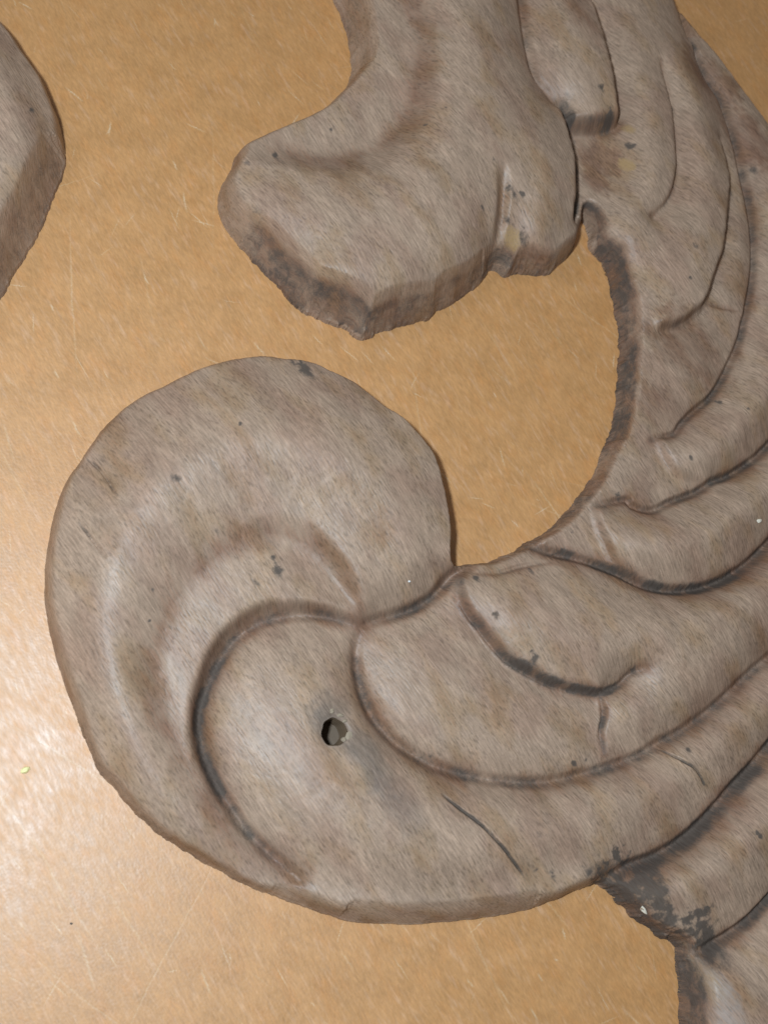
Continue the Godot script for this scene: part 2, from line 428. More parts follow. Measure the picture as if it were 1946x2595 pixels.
# nearest distance to every short piece of a line, within reach, handed to the fields
func shape_field() -> void:
	var n := NX * NZ
	var x0 := gx(0)
	var z0 := gz(0)
	inside.resize(n)
	inside.fill(-99.0)
	whose.resize(n)
	grime.resize(n)
	brown.resize(n)
	var near := PackedFloat32Array()
	near.resize(n)
	near.fill(99.0)
	var wide := PackedFloat32Array()
	wide.resize(n)
	wide.fill(2.0)
	var dirty := PackedFloat32Array()
	dirty.resize(n)
	var cut := PackedFloat32Array()
	cut.resize(n)
	for e in edges:
		var pts: PackedVector2Array = e.pts
		var cnt := pts.size()
		# which nodes lie within
		var rows := []
		rows.resize(NZ)
		for i in cnt:
			var p := pts[i]
			var q := pts[(i + 1) % cnt]
			if p.y > q.y:
				var s := p
				p = q
				q = s
			for j in range(maxi(0, ceili((p.y - z0) / G)), mini(NZ - 1, ceili((q.y - z0) / G) - 1) + 1):
				var x := p.x + (q.x - p.x) * (z0 + j * G - p.y) / (q.y - p.y)
				if rows[j] == null:
					rows[j] = PackedFloat32Array()
				rows[j].append(x)
		for j in NZ:
			if rows[j] == null:
				continue
			var r: PackedFloat32Array = rows[j]
			r.sort()
			for m in r.size() / 2:
				for i in range(maxi(0, ceili((r[2 * m] - x0) / G)), mini(NX - 1, floori((r[2 * m + 1] - x0) / G)) + 1):
					whose[j * NX + i] = e.who
		for i in cnt:
			var p := pts[i]
			var q := pts[(i + 1) % cnt]
			var val: Vector3 = e.val[i]
			var reach := maxf(val.x, 9.0) + 0.6
			var v := q - p
			var vv := maxf(v.length_squared(), 1e-6)
			for j in range(maxi(0, int((minf(p.y, q.y) - reach - z0) / G)), mini(NZ - 1, int((maxf(p.y, q.y) + reach - z0) / G)) + 1):
				var zz := z0 + j * G
				for a in range(maxi(0, int((minf(p.x, q.x) - reach - x0) / G)), mini(NX - 1, int((maxf(p.x, q.x) + reach - x0) / G)) + 1):
					var dx := x0 + a * G - p.x
					var dz := zz - p.y
					var t := clampf((dx * v.x + dz * v.y) / vv, 0.0, 1.0)
					dx -= v.x * t
					dz -= v.y * t
					var d := sqrt(dx * dx + dz * dz)
					var k := j * NX + a
					if d < near[k]:
						near[k] = d
						wide[k] = val.x
						dirty[k] = val.z
	for l in lines:
		if l.cut == 0.0 and l.dirt_shade == 0.0 and l.browning == 0.0:
			continue
		var pts: PackedVector2Array = l.pts
		var browning: float = l.browning
		var reach: float = maxf(l.w * 1.45, l.dw * 1.9)
		if browning > 0.0:
			reach = maxf(reach, l.sw)
		var depth: float = l.cut * (1.0 if l.free else 2.2)
		var half: float = l.w * (1.0 if l.free else 1.45)
		var dirt_shade: float = l.dirt_shade
		var dw: float = l.dw
		var free: bool = l.free
		for i in pts.size() - 1:
			var p := pts[i]
			var v := pts[i + 1] - p
			var vv := maxf(v.length_squared(), 1e-6)
			var ends := minf(1.0, minf(i, pts.size() - 2 - i) / (5.0 if free else 16.0) + 0.05)
			for j in range(maxi(0, int((p.y - reach - z0) / G)), mini(NZ - 1, int((p.y + reach - z0) / G) + 1) + 1):
				var zz := z0 + j * G
				for a in range(maxi(0, int((p.x - reach - x0) / G)), mini(NX - 1, int((p.x + reach - x0) / G) + 1) + 1):
					var dx := x0 + a * G - p.x
					var dz := zz - p.y
					var t := clampf((dx * v.x + dz * v.y) / vv, 0.0, 1.0)
					dx -= v.x * t
					dz -= v.y * t
					var d := sqrt(dx * dx + dz * dz)
					if d > reach:
						continue
					var k := j * NX + a
					if d < half:
						cut[k] = maxf(cut[k], depth * ends * pow(1.0 - d * d / (half * half), 2.0))
					if d < dw:
						grime[k] = maxf(grime[k], dirt_shade * (0.5 + 0.5 * ends) * minf(1.0, 1.6 * (1.0 - d / dw)))
					if not free:
						brown[k] = maxf(brown[k], minf(1.0, maxf(dirt_shade * 1.3, browning)) * (1.0 - d / reach))  # brown halo, strongest on the line and fading away from it
	# the sides, the cuts and the roughness of the surface
	hole_at = at(720, 1580, 9.0)
	height.resize(n)
	for j in NZ:
		var zz := z0 + j * G
		for i in NX:
			var k := j * NX + i
			var d := near[k]
			if whose[k] == 0:
				d = -d
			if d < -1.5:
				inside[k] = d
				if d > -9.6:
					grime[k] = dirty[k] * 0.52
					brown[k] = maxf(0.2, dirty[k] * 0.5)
				continue
			var xx := x0 + i * G
			var rough := fine_noise[((j * 4) & 1023) * 1024 + ((i * 4) & 1023)] / 255.0 - 0.5
			var soft := soft_noise[((j * 5) & 1023) * 1024 + ((i * 5) & 1023)] / 255.0 - 0.5
			if near[k] < 6.0:
				var dd := dirty[k]
				d += (rough * 0.4 + soft * 1.2) * (0.12 + dd) * exp(-absf(d) / 0.7)
			var top := solved[k] - cut[k] + soft * 0.16 + rough * (0.03 + 0.35 * minf(1.0, grime[k]))
			if d < wide[k]:
				var t := clampf(d / wide[k], 0.0, 1.0)
				var f := 1.0 - pow(1.0 - t, 2.4 if wide[k] < 2.5 else (1.75 if wide[k] < 3.9 else 1.3))
				top *= 0.14 + 0.86 * f
				top += (rough * 0.3 + soft * 0.6) * dirty[k] * 4.0 * t * (1.0 - t)
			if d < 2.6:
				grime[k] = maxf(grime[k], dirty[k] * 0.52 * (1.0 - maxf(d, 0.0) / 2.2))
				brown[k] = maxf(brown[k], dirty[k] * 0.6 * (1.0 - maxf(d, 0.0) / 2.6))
			var hx := xx - hole_at.x
			var hz := zz - hole_at.y
			var hd := sqrt(hx * hx + hz * hz)
			if hd < 9.0:
				var hr := hole_radius(atan2(hz, hx))
				d = minf(d, hd - hr)
				top -= 0.5 * exp(-(hd - hr) * (hd - hr) / 0.5) if hd > hr else 0.5
			inside[k] = d
			height[k] = maxf(top, 0.3)


func hole_radius(a: float) -> float:
	return 2.75 + 0.22 * sin(a + 0.6) + 0.12 * sin(3.0 * a + 1.0) + 0.07 * sin(7.0 * a)


func field(f: PackedFloat32Array, x: float, z: float) -> float:
	var u := clampf((x - gx(0)) / G, 0.0, NX - 1.01)
	var v := clampf((z - gz(0)) / G, 0.0, NZ - 1.01)
	var i := int(u)
	var j := int(v)
	u -= i
	v -= j
	var k := j * NX + i
	return lerpf(lerpf(f[k], f[k + 1], u), lerpf(f[k + NX], f[k + NX + 1], u), v)


# ---------------------------------------------------------------- colour of the old wood

func paint_wood() -> StandardMaterial3D:
	var rgb := PackedByteArray()
	rgb.resize(TW * TH * 3)
	var bump := PackedByteArray()
	bump.resize(TW * TH)
	bump.fill(128)
	for i in TW * TH:                        # under the foot of the sides
		rgb[3 * i] = 70
		rgb[3 * i + 1] = 60
		rgb[3 * i + 2] = 52
	var dull := PackedByteArray()
	dull.resize(TW * TH)
	dull.fill(205)
	var to_srgb := PackedByteArray()
	to_srgb.resize(4096)
	for i in 4096:
		to_srgb[i] = int(clampf(Color(i / 4095.0, 0, 0).linear_to_srgb().r * 255.0 + 0.5, 0, 255))
	# stains and specks that lie on the wood, and sheen painted into its colour: x, y, height, radius along and across the grain, kind (0 grime, 1 grey, 2 orange, 3 pale sheen, 4 red brown), strength
	var spots := [
		[380, 1047, 10, 1.1, 0.9, 0, 1.0], [600, 1232, 8.4, 2.4, 1.2, 0, 1.1], [555, 1262, 8.4, 1.0, 0.7, 0, 0.6], [515, 932, 11, 0.5, 0.5, 0, 0.9], [470, 1155, 9, 0.9, 0.5, 0, 0.6], [755, 1135, 10, 0.9, 0.5, 0, 0.7],
		[330, 1280, 8.6, 0.4, 0.4, 0, 0.9], [322, 1345, 8.6, 0.4, 0.4, 0, 0.9], [365, 1400, 8, 0.8, 0.5, 0, 0.6], [285, 1455, 9, 0.5, 0.5, 0, 0.6], [1158, 1802, 8.6, 0.9, 0.6, 0, 1.0], [1158, 1878, 8, 0.6, 0.9, 0, 1.0], [1190, 1893, 7, 1.2, 0.6, 0, 0.9],
		[935, 1630, 7, 0.7, 0.6, 0, 1.0], [1244, 1650, 7, 0.8, 0.6, 0, 1.0], [1270, 1641, 7, 0.6, 0.5, 0, 0.9], [1345, 1518, 8.4, 0.6, 0.5, 0, 1.0], [1618, 1800, 9, 0.9, 0.6, 0, 1.0], [1626, 1808, 9, 0.6, 0.6, 0, 0.9], [1485, 1622, 8.6, 0.6, 0.5, 0, 0.8],
		[1235, 1145, 7, 1.0, 0.6, 0, 1.0], [1340, 1072, 7, 1.3, 0.9, 0, 1.1], [1220, 1190, 6.8, 1.0, 0.6, 0, 0.8], [1145, 1235, 7.4, 1.0, 0.6, 0, 1.0], [1030, 1250, 8, 1.1, 0.8, 0, 0.9], [1065, 1332, 8.4, 1.2, 0.9, 0, 0.8], [1155, 1440, 7.6, 3.2, 1.4, 0, 1.1], [1370, 1448, 8, 1.8, 0.8, 0, 1.0],
		[1548, 870, 7.6, 0.9, 0.7, 0, 1.0], [1602, 892, 9, 1.0, 0.5, 0, 0.8], [1485, 995, 8.6, 0.7, 0.5, 0, 0.9], [1577, 408, 7.4, 1.8, 1.1, 0, 1.1], [1556, 325, 7.6, 1.0, 0.8, 0, 0.9], [1446, 240, 8.8, 2.4, 0.8, 0, 0.9], [1570, 240, 7, 2.6, 1.4, 0, 0.9], [1625, 370, 7.6, 2.2, 1.0, 0, 0.8],
		[1485, 545, 9, 1.0, 0.6, 0, 0.8], [1478, 612, 8.8, 0.6, 0.5, 0, 0.8], [1635, 600, 8, 1.8, 0.9, 0, 0.7], [1284, 205, 10.4, 1.4, 1.0, 0, 1.0], [1305, 280, 7, 2.2, 2.0, 0, 1.1], [1352, 328, 7.4, 1.3, 1.2, 0, 1.0], [1235, 290, 7, 2.5, 1.2, 0, 0.9],
		[1092, 438, 10.4, 1.8, 0.9, 0, 1.1], [1112, 445, 10, 1.0, 0.6, 0, 0.8], [1090, 490, 9.4, 1.6, 0.7, 0, 1.0], [1125, 525, 8.6, 2.4, 1.1, 0, 1.0], [555, 455, 11, 1.5, 1.0, 0, 0.9], [908, 290, 12, 0.5, 0.5, 0, 1.0], [948, 260, 12.6, 0.7, 0.5, 0, 0.9], [960, 355, 12.6, 0.6, 0.4, 0, 0.8], [815, 408, 12, 0.6, 0.5, 0, 0.8], [712, 284, 8.6, 0.7, 0.6, 0, 1.0],
		[70, 253, 10, 0.9, 0.8, 0, 0.9], [1050, 372, 12, 0.6, 0.5, 0, 0.8], [1020, 415, 12, 0.8, 0.5, 0, 0.7], [1030, 468, 11.6, 0.7, 0.5, 0, 0.9], [600, 350, 9.5, 2.6, 0.8, 0, 0.7], [540, 365, 9.6, 1.8, 0.7, 0, 0.6],
		[655, 800, 8, 3.0, 1.6, 0, 1.3], [690, 800, 8, 2.0, 1.2, 0, 0.9], [1375, 1890, 7, 6.0, 4.0, 0, 1.3], [1400, 1925, 7, 5.0, 3.0, 0, 1.2], [1520, 2030, 7, 6.0, 4.5, 0, 1.3], [1345, 1915, 6, 6, 4, 0, 1.3], [1475, 2030, 7, 5, 4, 0, 1.2], [1540, 2060, 7, 4, 3, 0, 1.1], [1430, 1985, 7, 6, 3, 0, 1.1], [1300, 1890, 7, 4, 3, 0, 1.0],
		[790, 1640, 9, 13.0, 3.6, 1, 0.85], [715, 1560, 9, 6.0, 4.6, 1, 0.8], [860, 1740, 9, 9.0, 3.6, 1, 0.5],
		[1345, 365, 7.4, 2.4, 1.4, 2, 1.2], [1350, 290, 7.4, 2.0, 1.0, 2, 0.9], [1290, 340, 6.6, 7.0, 5.0, 4, 1.0], [1100, 525, 8.6, 2.6, 2.0, 2, 1.2], [1290, 390, 7, 5.0, 3.0, 4, 0.8],
		[1195, 1015, 8, 5.0, 3.0, 4, 0.0], [430, 1000, 10, 12.0, 4.0, 4, 0.25], [560, 850, 9, 14.0, 4.0, 4, 0.35], [300, 930, 9, 14.0, 5.0, 4, 0.4], [200, 1050, 9, 10.0, 5.0, 4, 0.35], [1050, 560, 9, 8.0, 3.0, 4, 0.4], [890, 610, 10, 8, 3, 4, 0.3],
		[1240, 60, 11, 10, 4, 4, 0.6], [1490, 760, 7.6, 14, 8, 4, 0.8], [1530, 170, 7, 12, 6, 4, 1.0], [1600, 300, 7, 12, 6, 4, 1.0], [1420, 880, 7.4, 8, 5, 4, 0.6], [1400, 600, 8.4, 5, 4, 4, 0.0], [1620, 1160, 9, 6, 2, 4, 0.3], [1490, 1220, 9, 6, 3, 4, 0.3], [1500, 1500, 9, 9, 3, 4, 0.45], [1620, 1380, 9, 7, 4, 4, 0.4], [1395, 1090, 6.6, 6, 2, 4, 0.6], [1340, 540, 8, 4, 5, 4, 0.4], [1385, 700, 7.6, 6, 2, 4, 0.8],
		[1540, 2130, 9.2, 7.0, 3.0, 3, 0.7], [1560, 2200, 9.2, 8.0, 3.0, 3, 0.6], [1515, 2110, 8.4, 5, 3, 2, 0.5],  # pale patches paint the leaf's whitish sheen into the colour
	]
	var along := Vector2(0.60, 0.80).normalized()
	var gridded := {}
	for s in spots:
		var c := at(s[0], s[1], s[2])
		var reach: float = maxf(s[3], s[4]) * 1.5
		for bz in range(int((c.y - reach - GZ0) / 8.0), int((c.y + reach - GZ0) / 8.0) + 1):
			for bx in range(int((c.x - reach - GX0) / 8.0), int((c.x + reach - GX0) / 8.0) + 1):
				var key := bz * 64 + bx
				if not gridded.has(key):
					gridded[key] = []
				gridded[key].append([c.x, c.y, 1.0 / s[3], 1.0 / s[4], s[5], s[6]])
	var gx00 := gx(0)
	var gz00 := gz(0)
	for j in TH:
		var z := GZ0 + (j + 0.5) * TEX
		var row := clampi(int((z - gz00) / G), 0, NZ - 2) * NX
		for i in TW:
			var x := GX0 + (i + 0.5) * TEX
			var k := row + clampi(int((x - gx00) / G), 0, NX - 2)
			if inside[k] < -9.4:
				continue
			var fx := (x - gx00) / G - int((x - gx00) / G)
			var fz := (z - gz00) / G - int((z - gz00) / G)
			var dirt_shade := (grime[k] * (1.0 - fx) + grime[k + 1] * fx) * (1.0 - fz) + (grime[k + NX] * (1.0 - fx) + grime[k + NX + 1] * fx) * fz
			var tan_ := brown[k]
			var u := x * along.x + z * along.y + 400.0
			var v := -x * along.y + z * along.x + 400.0
			var bend := soft_noise[(int(u * 0.55) & 1023) * 1024 + (int(v * 0.8) & 1023)] / 255.0
			v += bend * 1.3
			var dash := fine_noise[(int(u * 6.0) & 1023) * 1024 + (int(v * 33.0) & 1023)] / 255.0
			var fibre := fine_noise[(int(u * 2.3 + 77.0) & 1023) * 1024 + (int(v * 37.0 + 500.0) & 1023)] / 255.0
			var dash2 := fine_noise[(int(u * 3.7 + 311.0) & 1023) * 1024 + (int(v * 26.0 + 77.0) & 1023)] / 255.0
			var streak := soft_noise[(int(u * 3.0 + 500.0) & 1023) * 1024 + (int(v * 17.0) & 1023)] / 255.0
			var patch := soft_noise[(int(u * 4.0 + 130.0) & 1023) * 1024 + (int(v * 6.5 + 210.0) & 1023)] / 255.0
			var patch2 := soft_noise[(int(u * 4.5 + 700.0) & 1023) * 1024 + (int(v * 9.0 + 590.0) & 1023)] / 255.0
			var grit := fine_noise[(int(x * 26.0 + 9000.0) & 1023) * 1024 + (int(z * 26.0 + 9000.0) & 1023)] / 255.0
			var patch3 := soft_noise[(int(x * 31.0 + 8000.0) & 1023) * 1024 + (int(z * 31.0 + 8000.0) & 1023)] / 255.0
			var blotch := soft_noise[(int(x * 9.0 + 3000.0) & 1023) * 1024 + (int(z * 9.0 + 3400.0) & 1023)] / 255.0
			# grey, rose and tan tones of the bare wood
			var rose := clampf((patch - 0.42) * 3.2, 0.0, 1.0)
			var r := 0.404 - 0.044 * rose
			var g := 0.281 - 0.045 * rose
			var b := 0.198 - 0.033 * rose
			var warm := clampf((patch2 - 0.5) * 3.0, 0.0, 1.0)
			r += 0.012 * warm
			b -= 0.022 * warm
			var tone := 0.86 + 0.28 * streak
			var pore := clampf((dash - 0.62) * 5.0, 0.0, 1.0) * clampf(1.6 * patch2 + 0.1, 0.2, 1.0)
			var fleck := clampf((0.40 - dash2) * 4.0, 0.0, 1.0)
			tone *= (1.0 - 0.32 * pore) * (1.0 + 0.12 * fleck) * (0.94 + 0.12 * grit) * (0.74 + 0.52 * fibre)
			r *= tone
			g *= tone
			b *= tone
			var grey := 0.0
			var orange := 0.0
			var pale := 0.0
			var red := 0.0
			var near_: Variant = gridded.get(int((z - GZ0) / 8.0) * 64 + int((x - GX0) / 8.0))
			if near_ != null:
				for s in near_:
					var dx: float = x - s[0]
					var dz: float = z - s[1]
					var du := (dx * along.x + dz * along.y) * float(s[2])
					var dv := (-dx * along.y + dz * along.x) * float(s[3])
					var loose := 1.5 if s[4] == 0 else 0.6
					du += (patch3 - 0.5) * loose
					dv += (blotch - 0.5) * loose
					var m := 1.3 - du * du - dv * dv
					if s[4] == 0:
						m *= 0.5 + patch3
					if m > 0.0:
						m *= float(s[5])
						match int(s[4]):
							0: dirt_shade = maxf(dirt_shade, m * 0.72)
							1: grey = maxf(grey, m)
							2: orange = maxf(orange, m)
							3: pale = maxf(pale, m)
							4: red = maxf(red, m)
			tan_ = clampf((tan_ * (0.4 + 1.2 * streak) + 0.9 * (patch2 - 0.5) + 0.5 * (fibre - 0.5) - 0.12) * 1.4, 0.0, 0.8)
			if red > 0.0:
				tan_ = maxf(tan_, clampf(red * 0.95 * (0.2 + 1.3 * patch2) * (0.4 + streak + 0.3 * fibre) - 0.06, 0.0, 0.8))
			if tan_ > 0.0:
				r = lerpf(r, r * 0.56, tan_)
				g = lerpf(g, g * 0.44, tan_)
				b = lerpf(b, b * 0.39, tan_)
			if grey > 0.0:
				grey = clampf(grey * (0.35 + 0.5 * streak), 0.0, 0.72)
				r = lerpf(r, r * 0.40, grey)
				g = lerpf(g, g * 0.49, grey)
				b = lerpf(b, b * 0.60, grey)
			if orange > 0.0:
				orange = clampf(orange * (0.2 + 1.4 * grit), 0.0, 1.0) * 0.85
				r = lerpf(r, 0.42, orange)
				g = lerpf(g, 0.27, orange)
				b = lerpf(b, 0.125, orange)
			if pale > 0.0:
				pale = clampf(pale * 0.6 * (1.6 * streak - 0.1) * (0.5 + dash2), 0.0, 0.6)
				r = lerpf(r, 0.42, pale)
				g = lerpf(g, 0.39, pale)
				b = lerpf(b, 0.37, pale)
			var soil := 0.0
			if dirt_shade > 0.0:
				dirt_shade *= clampf(1.7 * blotch + 0.1, 0.45, 1.3)
				soil = clampf((dirt_shade * (0.55 + 1.0 * patch3) + 0.42 * (grit - 0.5) - 0.22) * 1.25, 0.0, 0.86)
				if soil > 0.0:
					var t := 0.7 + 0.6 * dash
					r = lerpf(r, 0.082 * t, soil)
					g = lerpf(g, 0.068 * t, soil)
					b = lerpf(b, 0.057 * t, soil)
			var o := (j * TW + i) * 3
			rgb[o] = to_srgb[clampi(int(r * 4095.0), 0, 4095)]
			rgb[o + 1] = to_srgb[clampi(int(g * 4095.0), 0, 4095)]
			rgb[o + 2] = to_srgb[clampi(int(b * 4095.0), 0, 4095)]
			dull[j * TW + i] = clampi(int(102.0 + 24.0 * patch + 20.0 * fibre + 120.0 * soil), 0, 240)
			bump[j * TW + i] = clampi(int(150.0 + (60.0 * (streak - 0.5) - 80.0 * pore + 25.0 * fleck + 110.0 * (fibre - 0.5)) * (1.0 - 0.7 * soil) + 60.0 * (grit - 0.5) * (0.2 + soil)), 0, 255)
	var m := StandardMaterial3D.new()
	m.resource_name = "weathered_wood"
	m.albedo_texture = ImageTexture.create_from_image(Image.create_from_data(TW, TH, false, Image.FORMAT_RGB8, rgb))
	m.roughness = 1.0
	m.roughness_texture = ImageTexture.create_from_image(Image.create_from_data(TW, TH, false, Image.FORMAT_L8, dull))
	m.roughness_texture_channel = BaseMaterial3D.TEXTURE_CHANNEL_RED
	m.metallic_specular = 0.45
	m.heightmap_enabled = true
	m.heightmap_texture = ImageTexture.create_from_image(Image.create_from_data(TW, TH, false, Image.FORMAT_L8, bump))
	m.heightmap_scale = 0.010
	return m


# ---------------------------------------------------------------- meshes

func build_carving(wood: StandardMaterial3D) -> void:
	# parts: the carver's own divisions, along the grooves; the first that holds a place has it
	var parts := [
		["leaf_lobe", [560, -500, 1105, -400, 1112, -100, 1124, 0, 1140, 110, 1180, 202, 1200, 238, 1230, 325, 1239, 425, 1249, 474, 1215, 640, 900, 830, 380, 700, 380, 200]],
		["leaf_finger", [1105, -400, 1112, -100, 1124, 0, 1140, 110, 1180, 202, 1200, 238, 1216, 266, 1260, 272, 1300, 270, 1335, 262, 1325, 210, 1310, 140, 1285, 60, 1266, 0, 1242, -90, 1210, -400]],
		["volute_band", [0, 650, 700, 740, 960, 860, 1040, 1100, 1006, 1224, 988, 1235, 962, 1258, 932, 1290, 892, 1315, 850, 1330, 800, 1343, 776, 1352, 722, 1336, 675, 1329, 605, 1335, 552, 1352, 512, 1380, 482, 1418, 456, 1470, 438, 1512, 428, 1555, 436, 1612, 450, 1660, 475, 1712, 502, 1752, 530, 1792, 580, 1842, 650, 1902, 690, 2040, 0, 2040]],
		["volute_eye", [780, 1352, 768, 1400, 770, 1450, 785, 1510, 808, 1557, 842, 1597, 884, 1627, 944, 1659, 1030, 1681, 1110, 1690, 1180, 1690, 1260, 1673, 1330, 1652, 1380, 1632, 1420, 1606, 1454, 1589, 1490, 1565, 1530, 1535, 1580, 1490, 1624, 1447, 1659, 1420, 1900, 1200, 1900, 1350, 1760, 1500, 1659, 1612, 1620, 1660, 1580, 1702, 1544, 1746, 1504, 1787, 1459, 1825, 1404, 1855, 1354, 1872, 1292, 1908, 1270, 2060, 600, 2060, 400, 1700, 420, 1300]],
		["volute_panel", [776, 1352, 850, 1330, 892, 1315, 932, 1290, 962, 1258, 992, 1232, 1006, 1312, 1032, 1348, 1066, 1392, 1100, 1427, 1142, 1453, 1182, 1474, 1232, 1489, 1296, 1498, 1304, 1540, 1298, 1585, 1306, 1628, 1315, 1665, 1110, 1720, 760, 1700, 700, 1400]],
		["leaf", [1000, 1200, 1140, 1178, 1180, 1193, 1230, 1203, 1280, 1218, 1330, 1238, 1362, 1254, 1392, 1268, 1440, 1277, 1494, 1275, 1544, 1260, 1594, 1232, 1630, 1202, 1659, 1172, 1750, 1080, 1900, 950, 1900, 1210, 1659, 1430, 1400, 1650, 1200, 1700, 980, 1500]],
		["leaf", [1284, 1095, 1350, 1080, 1362, 1092, 1404, 1104, 1454, 1082, 1504, 1063, 1532, 1043, 1574, 1027, 1620, 997, 1650, 970, 1668, 950, 1760, 840, 1900, 700, 1900, 960, 1700, 1200, 1500, 1320, 1390, 1300, 1310, 1172]],
		["leaf", [1424, 945, 1454, 938, 1470, 917, 1494, 892, 1530, 862, 1554, 827, 1574, 787, 1590, 752, 1604, 700, 1900, 700, 1900, 760, 1600, 1060, 1482, 1050, 1432, 977]],
		["outer_band", [1604, 700, 1614, 655, 1624, 590, 1624, 510, 1617, 450, 1602, 380, 1589, 320, 1569, 260, 1550, 210, 1520, 165, 1490, 90, 1460, 0, 1420, -120, 1380, -400, 2000, -400, 2000, 705]],
		["leaf", [1425, 130, 1450, 230, 1458, 300, 1460, 360, 1450, 415, 1430, 446, 1402, 466, 1340, 470, 1260, 440, 1220, 300, 1200, 230, 1240, -400, 1340, -400]],
		["leaf_strip", [1552, 300, 1562, 330, 1574, 390, 1569, 450, 1559, 540, 1544, 585, 1529, 630, 1519, 655, 1550, 662, 1606, 672, 1630, 590, 1630, 510, 1617, 450, 1602, 380, 1589, 320, 1569, 260, 1550, 210, 1530, 200]],
		["leaf", [1370, -400, 1420, -120, 1460, 0, 1490, 90, 1520, 165, 1552, 300, 1574, 390, 1569, 450, 1559, 540, 1544, 585, 1529, 630, 1519, 655, 1494, 680, 1464, 698, 1400, 710, 1200, 620, 1200, 440]],
		["lower_leaf", [1500, 2060, 1530, 2042, 1570, 2020, 1612, 1990, 1650, 1950, 1740, 1850, 2000, 1600, 2000, 2600, 1380, 2600, 1400, 2060]],
		["lower_leaf", [1240, 1860, 1354, 1800, 1600, 1600, 1900, 1300, 2000, 1300, 2000, 1800, 1740, 1850, 1650, 1960, 1500, 2100, 1240, 2100]],
		["stem", [900, -600, 2300, -600, 2300, 2700, 900, 2700]],
	]
	var named := PackedByteArray()          # 1.. part, 200 the leaf tip at the left
	named.resize(NX * NZ)
	for j in NZ:
		for i in NX:
			if whose[j * NX + i] == 2 or (inside[j * NX + i] > -1.5 and ((gx(i) < -60.0 and gz(j) < -45.0) or (gx(i) < -72.0 and gz(j) < -15.0))):
				named[j * NX + i] = 200
	for n in parts.size():
		var poly: Array = parts[n][1]
		var pts := PackedVector2Array()
		for i in poly.size() / 2:
			pts.append(at(poly[2 * i], poly[2 * i + 1], 7.0))
		claim(pts, n + 1, named)
	for j in NZ:
		for i in NX:
			if named[j * NX + i] == 0:
				named[j * NX + i] = parts.size()
	keep_largest(named, parts.size())
	var root := Node3D.new()
	put(root, "carved_scroll_ornament", self)
	tag(root, "old grey brown carved wooden scroll with volute, overlapping leaves and a screw hole", "carving")
	for n in parts.size():
		var mesh := piece(named, n + 1, wood)
		if mesh == null:
			continue
		var o := MeshInstance3D.new()
		o.mesh = mesh
		put(o, parts[n][0], root)
		if parts[n][0] == "volute_eye":
			o.set_meta("label", "spiral eye with grey stained screw hole, running out into a ribbon")
			build_hole(o, wood)
	var tip := MeshInstance3D.new()
	tip.mesh = piece(named, 200, wood)
	put(tip, "carved_leaf_tip", self)
	tag(tip, "smooth rounded tip of another carved wooden leaf, separate from the big scroll", "carving")


# scraps of the stem that the leaves cut off go to the leaf they touch
func keep_largest(named: PackedByteArray, value: int) -> void:
	var seen_ := PackedByteArray()
	seen_.resize(NX * NZ)
	var sets := []
	for start in NX * NZ:
		if named[start] != value or seen_[start] or inside[start] < 0.05:
			continue
		var group := PackedInt32Array([start])
		seen_[start] = 1
		var next_to := 0
		var at_ := 0
		while at_ < group.size():
			var k := group[at_]
			at_ += 1
			for o in [k - 1, k + 1, k - NX, k + NX]:
				if o < 0 or o >= NX * NZ or inside[o] < 0.05:
					continue
				if named[o] == value:
					if not seen_[o]:
						seen_[o] = 1
						group.append(o)
				elif named[o] > 0 and named[o] < 200:
					next_to = named[o]
		sets.append([group, next_to])
	sets.sort_custom(func(a, b): return a[0].size() > b[0].size())
	for n in range(1, sets.size()):
		if sets[n][1] == 0:
			continue
		for k in sets[n][0]:
			for dz in range(-3, 4):
				for dx in range(-3, 4):
					var o: int = k + dz * NX + dx
					if o >= 0 and o < NX * NZ and named[o] == value and (inside[o] < 0.05 or (dx == 0 and dz == 0)):
						named[o] = sets[n][1]


func claim(pts: PackedVector2Array, value: int, into: PackedByteArray) -> void:
	var z0 := gz(0)
	var x0 := gx(0)
	var cnt := pts.size()
	var rows := []
	rows.resize(NZ)
	for i in cnt:
		var p := pts[i]
		var q := pts[(i + 1) % cnt]
		if p.y > q.y:
			var s := p
			p = q
			q = s
		for j in range(maxi(0, ceili((p.y - z0) / G)), mini(NZ - 1, ceili((q.y - z0) / G) - 1) + 1):
			if rows[j] == null:
				rows[j] = PackedFloat32Array()
			rows[j].append(p.x + (q.x - p.x) * (z0 + j * G - p.y) / (q.y - p.y))
	for j in NZ:
		if rows[j] == null:
			continue
		var r: PackedFloat32Array = rows[j]
		r.sort()
		for m in r.size() / 2:
			for i in range(maxi(0, ceili((r[2 * m] - x0) / G)), mini(NX - 1, floori((r[2 * m + 1] - x0) / G)) + 1):
				if into[j * NX + i] == 0:
					into[j * NX + i] = value


# where a point of the surface lies when the sides are folded out flat round the top
func unfold(x: float, z: float, k: int, more: float) -> Vector2:
	var q := Vector2(x, z)
	if inside[k] < 5.0:
		var drop := maxf(0.0, solved[k] - height[k]) * 0.85 + more
		if drop > 0.2:
			var out := Vector2(inside[k - 2] - inside[k + 2], inside[k - 2 * NX] - inside[k + 2 * NX])
			q += out.normalized() * minf(drop, 7.0)
	return Vector2((q.x - GX0) / (TW * TEX), (q.y - GZ0) / (TH * TEX))


func slope(k: int) -> Vector3:
	return Vector3(height[k - 1] - height[k + 1], 2.0 * G, height[k - NX] - height[k + NX]).normalized()


